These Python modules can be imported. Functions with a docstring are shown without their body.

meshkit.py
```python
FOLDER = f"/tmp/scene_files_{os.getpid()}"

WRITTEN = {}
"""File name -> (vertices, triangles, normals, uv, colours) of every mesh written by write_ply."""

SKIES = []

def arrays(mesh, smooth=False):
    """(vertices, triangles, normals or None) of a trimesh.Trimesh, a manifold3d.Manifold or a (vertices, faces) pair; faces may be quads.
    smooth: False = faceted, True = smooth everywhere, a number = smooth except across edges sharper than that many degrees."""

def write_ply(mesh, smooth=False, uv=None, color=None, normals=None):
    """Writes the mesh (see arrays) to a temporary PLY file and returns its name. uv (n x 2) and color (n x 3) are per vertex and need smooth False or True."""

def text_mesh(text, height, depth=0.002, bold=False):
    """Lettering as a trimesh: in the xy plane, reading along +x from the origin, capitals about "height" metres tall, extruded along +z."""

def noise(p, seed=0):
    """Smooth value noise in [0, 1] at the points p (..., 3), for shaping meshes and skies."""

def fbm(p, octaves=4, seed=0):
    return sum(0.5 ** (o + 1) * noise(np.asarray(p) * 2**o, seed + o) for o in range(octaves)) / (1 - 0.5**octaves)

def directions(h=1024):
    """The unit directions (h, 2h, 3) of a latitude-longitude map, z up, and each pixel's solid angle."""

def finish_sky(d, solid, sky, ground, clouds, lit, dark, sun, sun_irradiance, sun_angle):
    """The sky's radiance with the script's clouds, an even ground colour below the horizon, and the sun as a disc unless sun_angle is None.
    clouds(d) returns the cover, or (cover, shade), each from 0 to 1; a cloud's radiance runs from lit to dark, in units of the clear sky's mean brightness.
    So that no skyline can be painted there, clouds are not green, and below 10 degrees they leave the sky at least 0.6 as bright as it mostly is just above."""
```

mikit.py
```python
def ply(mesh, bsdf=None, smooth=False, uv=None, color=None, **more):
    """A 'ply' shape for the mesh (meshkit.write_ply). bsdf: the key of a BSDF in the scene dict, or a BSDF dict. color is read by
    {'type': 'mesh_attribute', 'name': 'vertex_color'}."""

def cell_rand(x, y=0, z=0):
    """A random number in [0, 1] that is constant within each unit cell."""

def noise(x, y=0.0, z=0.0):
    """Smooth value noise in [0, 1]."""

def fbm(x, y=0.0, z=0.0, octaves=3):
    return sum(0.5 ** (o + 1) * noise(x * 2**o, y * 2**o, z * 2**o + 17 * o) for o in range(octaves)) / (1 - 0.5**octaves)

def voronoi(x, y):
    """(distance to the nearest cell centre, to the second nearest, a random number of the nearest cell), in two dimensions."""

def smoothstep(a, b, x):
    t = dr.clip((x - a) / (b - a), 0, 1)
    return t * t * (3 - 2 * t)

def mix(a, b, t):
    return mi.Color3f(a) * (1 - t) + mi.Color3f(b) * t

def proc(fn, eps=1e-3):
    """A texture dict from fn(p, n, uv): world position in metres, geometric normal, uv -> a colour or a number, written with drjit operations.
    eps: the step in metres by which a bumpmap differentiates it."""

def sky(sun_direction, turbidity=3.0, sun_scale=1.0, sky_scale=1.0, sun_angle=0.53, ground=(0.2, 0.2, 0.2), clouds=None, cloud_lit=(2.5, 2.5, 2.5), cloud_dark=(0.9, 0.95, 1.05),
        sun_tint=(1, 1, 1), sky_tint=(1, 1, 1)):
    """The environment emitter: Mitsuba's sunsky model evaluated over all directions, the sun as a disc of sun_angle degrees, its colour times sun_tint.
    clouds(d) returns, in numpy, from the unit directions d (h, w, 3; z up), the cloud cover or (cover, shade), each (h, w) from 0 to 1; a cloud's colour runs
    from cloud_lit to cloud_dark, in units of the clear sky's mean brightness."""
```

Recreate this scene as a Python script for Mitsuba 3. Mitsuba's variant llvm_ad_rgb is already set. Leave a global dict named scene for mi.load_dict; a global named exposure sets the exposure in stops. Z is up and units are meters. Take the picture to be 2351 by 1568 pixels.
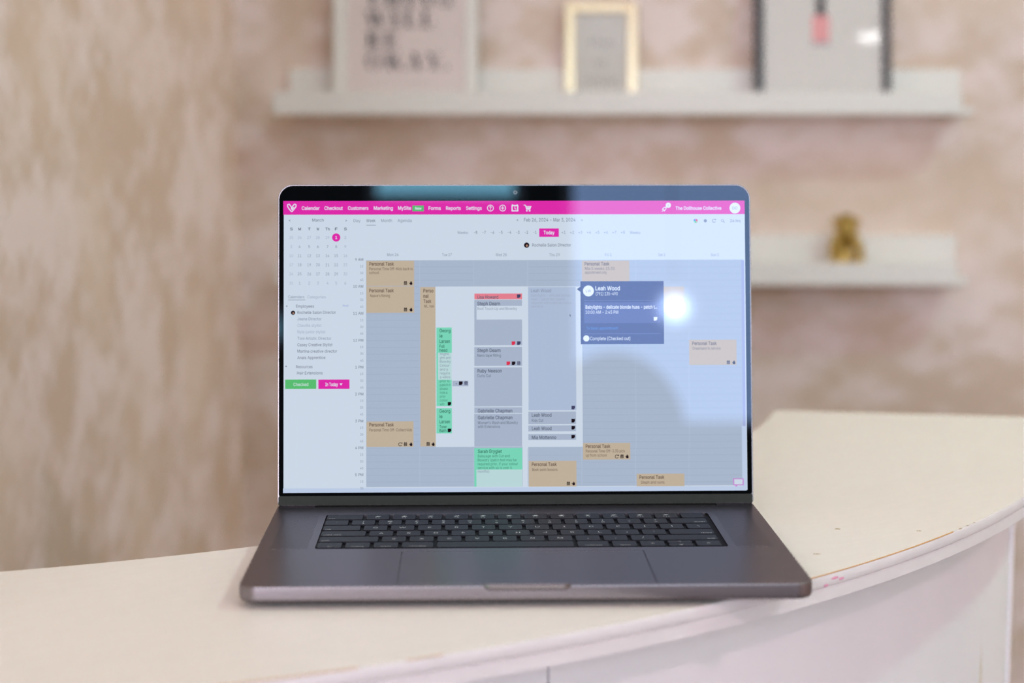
import math
import numpy as np
import trimesh
import manifold3d as m3
import shapely
from shapely import affinity
from shapely.geometry import Polygon, LineString, Point, box as sbox
import drjit as dr
import mitsuba as mi
import mikit
import meshkit
from mikit import proc, noise, fbm, smoothstep, mix

T = mi.ScalarTransform4f
scene, labels = {}, {}

# ------------------------------------------------------------------ camera, lights, exposure
TABLE = 1.05                       # height of the desk's top
EYE = TABLE + 0.29156
PITCH = 0.1177993                  # looking slightly down
exposure = 0.0
scene['camera'] = {
    'type': 'thinlens', 'fov': math.degrees(2 * math.atan(1175.5 / 4078.56)), 'fov_axis': 'x',
    'aperture_radius': 0.0082, 'focus_distance': 1.275, 'near_clip': 0.05, 'far_clip': 50.0,
    'to_world': T().look_at(origin=[0, 0, EYE], target=[0, math.cos(PITCH), EYE - math.sin(PITCH)], up=[0, 0, 1]),
}
L_WINDOW_SIDE = (.50, 1.05, .75)     # side window on the right
L_WINDOW_FRONT = (3.9, 4.9, 6.6)     # high shop windows behind the camera
L_WINDOW_TEAL = (4.2, 9.0, 9.2)
L_WINDOW_SLIT = (1.9, 4.2, 4.3)
L_LOW_FILL = (.40, .50, .52)            # unseen low window behind the camera, added as frontal fill
L_PINK = (16.8, 15.6, 17.8)          # pink lit window on the street side
L_SPOT = (140.0, 270.0, 220.0)       # round ceiling lamps on the right
L_SPOT_FRONT = (330.0, 230.0, 270.0)
L_PANEL = (.80, .80, .80)            # ceiling light panel
L_GLOBE = (150.0, 160.0, 190.0)      # pendant lamp

# ------------------------------------------------------------------ helpers

def rgb(r, g, b):
    return {'type': 'rgb', 'value': [float(r), float(g), float(b)]}


def lin(r, g, b):
    c = np.array([r, g, b]) / 255.0
    return tuple(float(x) for x in np.where(c <= 0.04045, c / 12.92, ((c + 0.055) / 1.055) ** 2.4))


def mat(name, color, rough=0.5, **kw):
    d = {'type': 'principled', 'base_color': color if isinstance(color, dict) else rgb(*color), 'roughness': rough}
    d.update(kw)
    scene['mat_' + name] = {'type': 'twosided', 'bsdf': d}
    return 'mat_' + name


def add(key, mesh, material, smooth=False, label=None, category=None, group=None, kind=None, **more):
    base, k = key, 0
    while key in scene:
        k += 1
        key = f'{base}_{k:03d}'
    scene[key] = mikit.ply(mesh, material, smooth=smooth, **more)
    note(key, label, category, group, kind)
    return key


def note(key, label=None, category=None, group=None, kind=None):
    d = {k: v for k, v in dict(label=label, category=category, group=group, kind=kind).items() if v}
    if d:
        labels[key] = {**labels.get(key, {}), **d}


def cbox(x0, x1, y0, y1, z0, z1, b=0.001):
    """A box with chamfered edges."""
    b = min(b, (x1 - x0) * .45, (y1 - y0) * .45, (z1 - z0) * .45)
    p = []
    for sx in (0, 1):
        for sy in (0, 1):
            for sz in (0, 1):
                c = [(x0, x1)[sx], (y0, y1)[sy], (z0, z1)[sz]]
                i = [b if s == 0 else -b for s in (sx, sy, sz)]
                for a in range(3):
                    q = [c[k] + (0 if k == a else i[k]) for k in range(3)]
                    p.append(q)
    return trimesh.convex.convex_hull(np.array(p))


def rrect(x0, x1, y0, y1, r, n=8):
    r4 = list(r) if isinstance(r, (tuple, list)) else [r] * 4       # bl, br, tr, tl
    pts = []
    for (cx, cy, a0, rr) in ((x0, y0, 180, r4[0]), (x1, y0, 270, r4[1]), (x1, y1, 0, r4[2]), (x0, y1, 90, r4[3])):
        ox = cx + (rr if cx == x0 else -rr)
        oy = cy + (rr if cy == y0 else -rr)
        for k in range(n + 1):
            a = math.radians(a0 + 90 * k / n)
            pts.append((ox + rr * math.cos(a), oy + rr * math.sin(a)))
    return np.array(pts)


def loft(rings):
    """A closed solid from rings of equally many points (convex end caps)."""
    n = len(rings[0])
    v = np.vstack(rings)
    f = []
    for k in range(len(rings) - 1):
        for i in range(n):
            j = (i + 1) % n
            a, b, c, d = k * n + i, k * n + j, (k + 1) * n + j, (k + 1) * n + i
            f += [(a, b, c), (a, c, d)]
    last = (len(rings) - 1) * n
    for i in range(1, n - 1):
        f += [(0, i + 1, i), (last, last + i, last + i + 1)]
    return trimesh.Trimesh(v, np.array(f), process=False)


def slab(levels, x0, x1, y0, y1, r, n=10):
    """Rounded-corner slab; levels are (z, inset)."""
    rings = []
    for z, ins in levels:
        rr = [max(q - ins, 0.0003) for q in (r if isinstance(r, (tuple, list)) else [r] * 4)]
        p = rrect(x0 + ins, x1 - ins, y0 + ins, y1 - ins, rr, n)
        rings.append(np.column_stack([p, np.full(len(p), z)]))
    return loft(rings)


def to_man(m):
    m = trimesh.Trimesh(m.vertices, m.faces, process=True)
    return m3.Manifold(m3.Mesh(np.asarray(m.vertices, np.float32), np.asarray(m.faces, np.uint32)))


def from_man(m):
    q = m.to_mesh()
    return trimesh.Trimesh(q.vert_properties[:, :3], q.tri_verts, process=False)


def prism(poly, z0, z1):
    m = trimesh.creation.extrude_polygon(poly, z1 - z0, engine='earcut')
    m.apply_translation([0, 0, z0])
    return m


def flat(poly, z):
    """A one-sided sheet (normal +z) of a shapely polygon."""
    v, f = trimesh.creation.triangulate_polygon(poly, engine='earcut')
    v = np.asarray(v)
    a, b, c = v[f[:, 0]], v[f[:, 1]], v[f[:, 2]]
    s = (b[:, 0] - a[:, 0]) * (c[:, 1] - a[:, 1]) - (b[:, 1] - a[:, 1]) * (c[:, 0] - a[:, 0])
    f = np.where((s < 0)[:, None], f[:, ::-1], f)
    return trimesh.Trimesh(np.column_stack([v, np.full(len(v), z)]), f, process=False)


def quad(c, u, w):
    """A rectangle about c with half-axes u and w; normal u x w."""
    c, u, w = (np.array(q, float) for q in (c, u, w))
    return trimesh.Trimesh([c - u - w, c + u - w, c + u + w, c - u + w], [[0, 1, 2], [0, 2, 3]], process=False)


def joined(ms):
    return trimesh.util.concatenate(ms)


def xf(mesh, M):
    m = mesh.copy()
    m.apply_transform(M)
    return m


_text = {}


def text_faces(s, bold):
    """Front faces of the lettering s with capitals one unit tall, and its width."""
    if (s, bold) not in _text:
        m = meshkit.text_mesh(s, 1.0, 0.05, bold)
        keep = m.face_normals[:, 2] > 0.9
        q = trimesh.Trimesh(m.vertices, m.faces[keep], process=False)
        q.remove_unreferenced_vertices()
        v = q.vertices.copy()
        v[:, 0] -= v[:, 0].min()
        _text[(s, bold)] = (v, q.faces.copy(), v[:, 0].max())
    return _text[(s, bold)]


def emit(c, weight=1.0):
    return {'type': 'area', 'radiance': rgb(*c), 'sampling_weight': float(weight)}

# ------------------------------------------------------------------ materials of the room

def plaster(lo, hi, tan, scale, contrast):
    def fn(p, n, uv):
        a = fbm(p.x * scale + 3.1, p.y * scale * .8 + 1.7, p.z * scale + 5.3, 4)
        b = fbm(p.x * scale * 2.9 + 9.0, p.y * scale * 2.6, p.z * scale * 3.0, 3)
        c = noise(p.x * scale * .45 + 20.0, p.y * scale * .45, p.z * scale * .45)
        k = smoothstep(.5 - contrast, .5 + contrast, a * .66 + b * .34)
        col = mix(lo, hi, k)
        return mix(col, tan, smoothstep(.45, .8, c) * .55)
    return fn


mat('plaster', proc(plaster((.665, .522, .422), (.845, .722, .692), (.785, .640, .530), 11.0, .155)), .75, specular=.35)
mat('plaster_plain', (.68, .53, .47), .8)
mat('ceiling', (.78, .76, .74), .9)
mat('floor', proc(lambda p, n, uv: mix((.11, .09, .08), (.16, .135, .12), fbm(p.x * 2.0, p.y * 14.0, 0.0, 3))), .5)
mat('dark_wall', (.035, .035, .038), .9)
mat('white_frame', (.75, .75, .74), .5)
mat('lamp_metal', (.6, .6, .6), .4)

# ------------------------------------------------------------------ the room
LX, RX, BY, FY, CH = -0.4736, 2.3, 3.085, -4.0, 3.2
add('floor', cbox(-2.7, RX + .2, FY - .2, BY + .2, -.1, 0, .001), 'mat_floor', kind='structure')
add('ceiling', cbox(-2.7, RX + .2, FY - .2, BY + .2, CH, CH + .1, .001), 'mat_ceiling', kind='structure')
add('wall_back', cbox(LX - .1, RX + .1, BY, BY + .1, 0, CH, .0005), 'mat_plaster', kind='structure')
add('wall_left', cbox(LX - .1, LX, .35, BY, 0, CH, .0005), 'mat_plaster', kind='structure')
add('wall_far_left', cbox(-2.6, -2.5, FY, .45, 0, CH, .0005), 'mat_plaster_plain', kind='structure')
add('wall_side_left', cbox(-2.6, LX - .1, .35, .45, 0, CH, .0005), 'mat_plaster_plain', kind='structure')


def wall_with_holes(key, axis, pos, a0, a1, holes, material, thick=.12):
    """A wall across x ('y' axis) or along y ('x' axis) with window openings (a, b, z0, z1)."""
    p = sbox(a0, 0, a1, CH)
    for a, b, z0, z1 in holes:
        p = p.difference(sbox(a, z0, b, z1))
    m = prism(p, 0, thick)
    v = m.vertices.copy()
    if axis == 'y':
        m.vertices = np.column_stack([v[:, 0], pos - v[:, 2], v[:, 1]])
    else:
        m.vertices = np.column_stack([pos + v[:, 2], v[:, 0], v[:, 1]])
    m.fix_normals()
    add(key, m, material, kind='structure')


def window(key, axis, pos, a, b, z0, z1, radiance, bars=()):
    """A frosted pane with daylight behind it, in a frame."""
    fr = []
    t = .035
    def bar(a0, a1, y0, y1):
        return cbox(a0, a1, pos - .05, pos + .012, y0, y1, .003) if axis == 'y' else cbox(pos - .012, pos + .05, a0, a1, y0, y1, .003)
    for q in ((a, b, z0, z0 + t), (a, b, z1 - t, z1), (a, a + t, z0 + t, z1 - t), (b - t, b, z0 + t, z1 - t)):
        fr.append(bar(*q))
    for x in bars:
        fr.append(bar(x - t / 2, x + t / 2, z0 + t, z1 - t))
    note(key, kind='structure')
    add(key + '__frame', joined(fr), 'mat_white_frame')
    ca, cz, ha, hz = (a + b) / 2, (z0 + z1) / 2, (b - a) / 2 - t, (z1 - z0) / 2 - t
    if axis == 'y':
        q = quad([ca, pos - .03, cz], [-ha, 0, 0], [0, 0, hz])       # faces +y
    else:
        q = quad([pos + .03, ca, cz], [0, -ha, 0], [0, 0, hz])       # faces -x
    add(key + '__pane', q, 'mat_white_frame', emitter=emit(radiance))


W_B = (.50, 2.15, 1.95, 3.0)
W_A = (-.26, .335, 2.835, 3.15)
W_P = (-1.75, -.72, .9, 2.9)
W_N = (-.70, -.555, 2.27, 2.42)
W_S = (-.55, 2.1, .25, 1.66)
wall_with_holes('wall_front', 'y', FY, -2.5, RX, [W_B, W_A, W_P, W_N, W_S], 'mat_dark_wall')
window('window_1', 'y', FY, *W_B, L_WINDOW_FRONT)
# unseen arched plate added to darken the lower corner of that window's reflection
arch = sbox(-.27, -.40, .27, 0).union(affinity.scale(Point(0, 0).buffer(.27, quad_segs=24), 1, 1.15))
arch = prism(affinity.translate(arch, .67, 1.93), 0, .04)
arch.vertices = np.column_stack([arch.vertices[:, 0], FY + .06 - arch.vertices[:, 2], arch.vertices[:, 1]])
arch.fix_normals()
add('trim_1', arch, 'mat_dark_wall', kind='structure')
window('window_2', 'y', FY, *W_A, L_WINDOW_TEAL)
window('window_3', 'y', FY, *W_P, L_PINK)
window('window_5', 'y', FY, *W_S, L_LOW_FILL, bars=(.75,))  # added low pane that brightens wall and laptop edge from the front
window('window_6', 'y', FY, *W_N, L_WINDOW_SLIT)
W_R = (-2.6, -.2, 1.2, 2.8)
wall_with_holes('wall_right', 'x', RX, FY, BY, [W_R], 'mat_plaster_plain')
window('window_4', 'x', RX, *W_R, L_WINDOW_SIDE, bars=(-1.4,))

# lamps outside the frame

def round_lamp(key, x, y, z, r, radiance, label):
    note(key, label, 'lamp')
    shade = trimesh.creation.revolve(np.array([[r, 0], [r * 1.25, 0], [r * 1.25, .05], [.02, .09], [0, .09]]), sections=40)
    shade.apply_translation([x, y, z])
    add(key + '__shade', shade, 'mat_lamp_metal', smooth=40)
    rod = trimesh.creation.cylinder(.008, CH - z - .08, sections=12)
    rod.apply_translation([x, y, (CH + z + .08) / 2])
    add(key + '__rod', rod, 'mat_lamp_metal', smooth=40)
    d = trimesh.creation.cylinder(r, .01, sections=40)
    d.apply_translation([x, y, z + .002])
    add(key + '__diffuser', d, 'mat_white_frame', emitter=emit(radiance))


round_lamp('ceiling_lamp', 1.6, 1.40, 2.85, .07, L_SPOT, 'round ceiling lamp hanging to the right of the laptop')
round_lamp('ceiling_lamp_001', 1.45, -.9, 2.84, .08, L_SPOT_FRONT, 'round ceiling lamp nearer the shop window')


note('ceiling_panel', 'wide square light panel on the ceiling above the desk', 'ceiling light')
PX, PY, PW, PD = .22, 1.15, .60, 1.05
rim = sbox(PX - PW, PY - PD, PX + PW, PY + PD).difference(sbox(PX - PW + .03, PY - PD + .03, PX + PW - .03, PY + PD - .03))
add('ceiling_panel__frame', prism(rim, CH - .03, CH - .0005), 'mat_white_frame')
add('ceiling_panel__diffuser', quad([PX, PY, CH - .018], [-(PW - .03), 0, 0], [0, PD - .03, 0]), 'mat_white_frame', emitter=emit(L_PANEL))


def globe_lamp(x, y, z, r, radiance):
    note('pendant_lamp', 'small bright globe pendant lamp behind the camera', 'lamp')
    g = trimesh.creation.icosphere(3, r)
    g.apply_translation([x, y, z])
    add('pendant_lamp__globe', g, 'mat_white_frame', smooth=True, emitter=emit(radiance, .5))
    for k, (rr, s) in enumerate(((.026, .16), (.042, .075), (.062, .035))):  # glowing rings added to spread the mirrored lamp into a soft halo
        t = trimesh.creation.torus(rr, .007, 40, 12)
        t.apply_transform(trimesh.transformations.rotation_matrix(math.pi / 2, [1, 0, 0]))
        t.apply_translation([x, y, z])
        add('pendant_lamp__halo_ring', t, 'mat_white_frame', smooth=True, emitter=emit([q * s for q in radiance], .1))
    c = trimesh.creation.cylinder(.0014, CH - z - r, sections=10)
    c.apply_translation([x, y, (CH + z + r) / 2])
    add('pendant_lamp__cord', c, 'mat_lamp_metal', smooth=40)


globe_lamp(.62, -2.0, 1.97, .012, L_GLOBE)

# ------------------------------------------------------------------ reception desk
OC, OR = np.array([-.6311, 2.03185]), 1.218          # outer arc
IC, IR = np.array([-.6642, 2.0688]), .9666           # inner arc
THICK = .018


def arc(c, r, a0, a1, n):
    a = np.radians(np.linspace(a0, a1, n))
    return np.column_stack([c[0] + r * np.cos(a), c[1] + r * np.sin(a)])


A_OUT0 = math.degrees(math.atan2(-math.sqrt(OR ** 2 - (LX + .0005 - OC[0]) ** 2), LX + .0005 - OC[0]))
A_IN0 = math.degrees(math.atan2(-math.sqrt(IR ** 2 - (LX + .0005 - IC[0]) ** 2), LX + .0005 - IC[0]))
A_OUT1, A_IN1 = -11.1, -13.3


def start(r):
    """The angle about OC at which an arc of radius r leaves the left wall."""
    return math.degrees(math.atan2(-math.sqrt(r ** 2 - (LX + .002 - OC[0]) ** 2), LX + .002 - OC[0]))



def streak(p):
    return fbm(p.x * 60.0 + p.y * 40.0, p.y * 240.0 - p.x * 170.0, 0.0, 3)


def top_paint(p, n, uv):
    g = streak(p)
    w = fbm(p.x * 8.0, p.y * 8.0, 2.0, 3)
    col = mix((.755, .705, .655), (.795, .750, .700), g * .6 + w * .4)
    return col


def panel_paint(p, n, uv):
    g = fbm(p.x * 7.0, p.y * 7.0, p.z * 1.3, 4)
    col = mix((.77, .755, .79), (.85, .83, .85), g)
    # a dried yellow drip, ragged and broken up
    q = p.x * .454 + p.y * .891 - 1.522
    g2 = fbm(q * 260.0, p.z * 30.0, 4.0, 3)
    d = smoothstep(.0075, .002, dr.abs(q + (noise(p.z * 14.0, 2.0) - .5) * .010)) * smoothstep(.38, .62, g2)
    low = smoothstep(.935, .865, p.z + (noise(q * 300.0, 5.0) - .5) * .06)
    return mix(col, (.62, .54, .36), d * low * .75)


mat('desk_top', proc(top_paint), .42, specular=.45)
scene['mat_desk_top'] = {'type': 'twosided', 'bsdf': {'type': 'bumpmap', 'arbitrary': proc(lambda p, n, uv: streak(p) * .00012), 'scale': 1.0,
                         'bsdf': scene['mat_desk_top']['bsdf']}}
mat('desk_trim', proc(lambda p, n, uv: mix((.70, .66, .675), (.77, .735, .745), fbm(p.x * 30.0, p.y * 30.0, p.z * 90.0, 3))), .5)
mat('desk_panel', proc(panel_paint), .5, specular=.4)
mat('raw_wood', (.60, .33, .13), .7)
mat('pale_wood', (.66, .48, .33), .7)
mat('fleck', (.42, .33, .22), .8)
mat('lipstick', (.72, .30, .45), .5)
mat('joint', (.20, .18, .20), .8)

note('reception_desk', 'curved white painted reception desk carrying the open laptop', 'desk')
inner = arc(IC, IR, A_IN0, A_IN1, 60)
outer = arc(OC, OR - .0015, A_OUT0, A_OUT1, 90)
top = Polygon(np.vstack([outer, inner[::-1]])).buffer(-.004).buffer(.004, quad_segs=6)
add('reception_desk__top', prism(top, TABLE - THICK, TABLE), 'mat_desk_top')


def swept(profile, c, a0, a1, n):
    """Profile of (radius, z) carried along an arc about c, closed at the ends."""
    pr = np.array(profile)
    rings = []
    for a in np.radians(np.linspace(a0, a1, n)):
        rings.append(np.column_stack([c[0] + pr[:, 0] * math.cos(a), c[1] + pr[:, 0] * math.sin(a), pr[:, 1]]))
    m = loft(rings)
    m.fix_normals()
    return m


R, Z = OR, TABLE
trim = [(R - .0014, Z - THICK), (R - .0014, Z - .0006), (R - .0010, Z - .0001), (R - .0004, Z - .0004), (R + .0001, Z - .0014), (R + .0003, Z - .004),
        (R + .0001, Z - .0072), (R - .0008, Z - .0084), (R - .0070, Z - .0130), (R - .0140, Z - THICK)]
add('reception_desk__edge_trim', swept(trim, OC, start(R - .014), A_OUT1, 110), 'mat_desk_trim', smooth=35)


def ang(x, y):
    return math.degrees(math.atan2(y - OC[1], x - OC[0]))


def wear(key, p0, p1, w, material, label):
    a0, a1 = ang(*p0), ang(*p1)
    n = max(6, int(abs(a1 - a0) * 4))
    pr = [(R - .0012 - w, Z + .00002), (R - .0012 + w * .3, Z - .0001), (R - .0006 + w * .6, Z + .0001), (R - .0012 - w * .2, Z + .0003)]
    add(key, swept(pr, OC, a0, a1, n), material, label=label)


wear('reception_desk__worn_edge', (.196, 1.137), (.322, 1.278), .0007, 'mat_raw_wood', 'bare orange wood along the worn edge')
for q in (((.3290, 1.2868), (.3310, 1.2890)), ((.338, 1.2970), (.3392, 1.2984)), ((.3465, 1.3068), (.3472, 1.3077))):
    wear('reception_desk__paint_chip', *q, .0008, 'mat_fleck', None)
wear('reception_desk__worn_edge', (-.160, .910), (-.0835, .9430), .0016, 'mat_pale_wood', 'bare pale wood along the worn edge')
wear('reception_desk__worn_edge', (-.058, .958), (-.038, .968), .0012, 'mat_pale_wood', None)
for x, y, a, b in ((.2404, 1.2862, .0022, .0016), (.2117, 1.2080, .0030, .0012), (.2990, 1.2795, .0020, .0010)):
    c = trimesh.creation.icosphere(2, 1.0)
    c.apply_scale([a, b, .00025])
    c.apply_translation([x, y, TABLE])
    add('reception_desk__fleck', c, 'mat_fleck', smooth=True)
for da, z, l in ((0.0, .0035, .004), (.35, .0052, .003), (-.45, .0070, .0028)):
    a = math.radians(ang(.216, 1.154) + da)
    c = trimesh.creation.icosphere(2, 1.0)
    c.apply_scale([l, .0002, .0009])
    c.apply_transform(trimesh.transformations.rotation_matrix(a + math.pi / 2, [0, 0, 1]))
    c.apply_translation([OC[0] + (R + .0003) * math.cos(a), OC[1] + (R + .0003) * math.sin(a), TABLE - z])
    add('reception_desk__lipstick_mark', c, 'mat_lipstick', smooth=True)

# curved front panels with an open joint between them, and the end post
PR = 1.166
A_JOINT, A_END = -55.9, -11.6
pan = lambda a0, a1: swept([(PR - .018, .06), (PR, .06), (PR, Z - THICK - .0005), (PR - .018, Z - THICK - .0005)], OC, a0, a1, 70)
add('reception_desk__front_panel', pan(start(PR - .018), A_JOINT - .05), 'mat_desk_panel', smooth=35)
add('reception_desk__front_panel', pan(A_JOINT + .05, A_END), 'mat_desk_panel', smooth=35)
add('reception_desk__panel_backing', swept([(PR - .03, .06), (PR - .0185, .06), (PR - .0185, Z - THICK - .0005), (PR - .03, Z - THICK - .0005)], OC, A_JOINT - 2, A_JOINT + 2, 8), 'mat_joint')
add('reception_desk__corner_strip', swept([(PR + .0003, .06), (PR + .0035, .061), (PR + .0035, Z - THICK - .0006), (PR + .0003, Z - THICK - .0006)], OC, -18.0, -14.6, 10), 'mat_desk_panel', smooth=35)
add('reception_desk__plinth', swept([(PR - .05, 0), (PR - .03, 0), (PR - .03, .06), (PR - .05, .06)], OC, start(PR - .05), A_END, 60), 'mat_desk_panel', smooth=35)
end = np.array([OC[0] + PR * math.cos(math.radians(A_END)), OC[1] + PR * math.sin(math.radians(A_END))])
din = np.array([math.cos(math.radians(A_END)), math.sin(math.radians(A_END))])
tan = np.array([-din[1], din[0]])
pts = [end - din * .20 - tan * .0, end - tan * .0, end + tan * .018, end - din * .20 + tan * .018]
add('reception_desk__end_panel', prism(Polygon(pts), 0, Z - THICK - .0005), 'mat_desk_panel')

# ------------------------------------------------------------------ laptop


def metal(name, tint, alpha):
    """Anodised aluminium: the bare metal's mirror, dulled by its dyed skin."""
    scene['mat_' + name] = {'type': 'twosided', 'bsdf': {'type': 'roughconductor', 'eta': rgb(1.66, .88, .52), 'k': rgb(9.2, 6.27, 4.84), 'alpha': alpha, 'distribution': 'ggx',
                            'specular_reflectance': tint if isinstance(tint, dict) else rgb(*tint)}}


metal('aluminium', (.30, .275, .295), .10)
mat('chin', (.024, .029, .025), .55, specular=.15)
mat('well', (.004, .004, .006), .6, specular=.1)
mat('key', (.010, .010, .017), .5, specular=.22)
mat('legend', (.40, .42, .42), .6, specular=.2)
mat('rubber', (.02, .02, .02), .8)
metal('grille', proc(lambda p, n, uv: mix((.30, .275, .295), (.17, .16, .17), smoothstep(.35, .30, dr.sqrt(dr.square(p.x * 900.0 - dr.floor(p.x * 900.0) - .5) + dr.square(p.y * 900.0 - dr.floor(p.y * 900.0) - .5))))), .11)
AR_TINT = (.55, .72, 1.0)           # anti-reflection coating of the display glass
scene['mat_glass'] = {'type': 'plastic', 'diffuse_reflectance': rgb(.0015, .002, .002), 'int_ior': 1.5, 'specular_reflectance': rgb(*AR_TINT)}

LAP = np.eye(4)
YAW = .02700611
LAP[:3, :3] = [[math.cos(YAW), -math.sin(YAW), 0], [math.sin(YAW), math.cos(YAW), 0], [0, 0, 1]]
LAP[:3, 3] = [.00323272, 1.30344465, TABLE]
TOPZ = .0142
HW = .17785
FRONT, REAR = -.2362, .0120
note('laptop', 'open dark grey laptop showing a pink and grey calendar on the white desk', 'laptop')

body = to_man(slab([(.0026, .0200), (.0027, .0110), (.0031, .0062), (.0038, .0028), (.0046, .0010), (.0056, .0002), (.0070, 0), (.0133, 0), (.0138, .00015), (.0141, .0005), (.0142, .0010)],
                   -HW, HW, FRONT, REAR, .0115, 12))
well = to_man(slab([(TOPZ - .0016, 0), (TOPZ + .002, 0)], -.1390, .1390, -.1368, -.0305, .003, 4))
pad = to_man(slab([(TOPZ - .0009, 0), (TOPZ + .002, 0)], -.0806, .0806, -.2325, -.1450, .002, 4))
tip = lambda x: m3.Manifold.sphere(.0062, 32).translate([x, FRONT - .0006, TOPZ + .0032])
notch = m3.Manifold.batch_hull([tip(-.0222), tip(.0222)])
slot = to_man(cbox(-.150, .150, -.0042, REAR + .002, .0050, TOPZ + .004, .0005))
body = body - well - pad - notch - slot
add('laptop__base', xf(from_man(body), LAP), 'mat_aluminium', smooth=28)
add('laptop__trackpad', xf(slab([(TOPZ - .0009, 0), (TOPZ - .0002, 0), (TOPZ - .00005, .0001)], -.0802, .0802, -.2321, -.1454, .0018, 4), LAP), 'mat_aluminium')
hinge = trimesh.creation.cylinder(.0040, .2996, sections=28)
hinge.apply_transform(trimesh.transformations.rotation_matrix(math.pi / 2, [0, 1, 0]))
hinge.apply_translation([0, .0035, .0098])
add('laptop__hinge', xf(hinge, LAP), 'mat_rubber', smooth=40)
for sx in (-1, 1):
    for y in (FRONT + .036, REAR - .036):
        f = trimesh.creation.cylinder(.0085, .0026, sections=28)
        f.apply_translation([sx * .146, y, .0013])
        add('laptop__foot', xf(f, LAP), 'mat_rubber', smooth=40)
    add('laptop__speaker_grille', xf(slab([(TOPZ - .0004, 0), (TOPZ + .00004, .0)], *sorted((sx * .1440, sx * .1690)), -.1368, -.0305, .002, 4), LAP),
        'mat_grille')

# keyboard: the well's floor plate, then each key
add('laptop__keyboard', xf(slab([(TOPZ - .0016, 0), (TOPZ - .00155, 0)], -.1388, .1388, -.1366, -.0307, .003, 4), LAP), 'mat_well')
U, RD = .0190, .01745
rows = [
    [('esc', 1.5)] + [('F%d' % k, 1) for k in range(1, 13)] + [('', 1)],
    [('`', 1)] + [(c, 1) for c in '1234567890-='] + [('delete', 1.5)],
    [('tab', 1.5)] + [(c, 1) for c in 'QWERTYUIOP[]\\'],
    [('caps lock', 1.75)] + [(c, 1) for c in "ASDFGHJKL;'"] + [('return', 1.75)],
    [('shift', 2.25)] + [(c, 1) for c in 'ZXCVBNM,./'] + [('shift', 2.25)],
    [('fn', 1), ('control', 1), ('option', 1), ('command', 1.25), (' ', 5), ('command', 1.25), ('option', 1), ('<', 1), ('^', 1), ('>', 1)],
]
shift = dict(zip('1234567890-=', '!@£$%^&*()_+'))
legend = []


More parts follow.
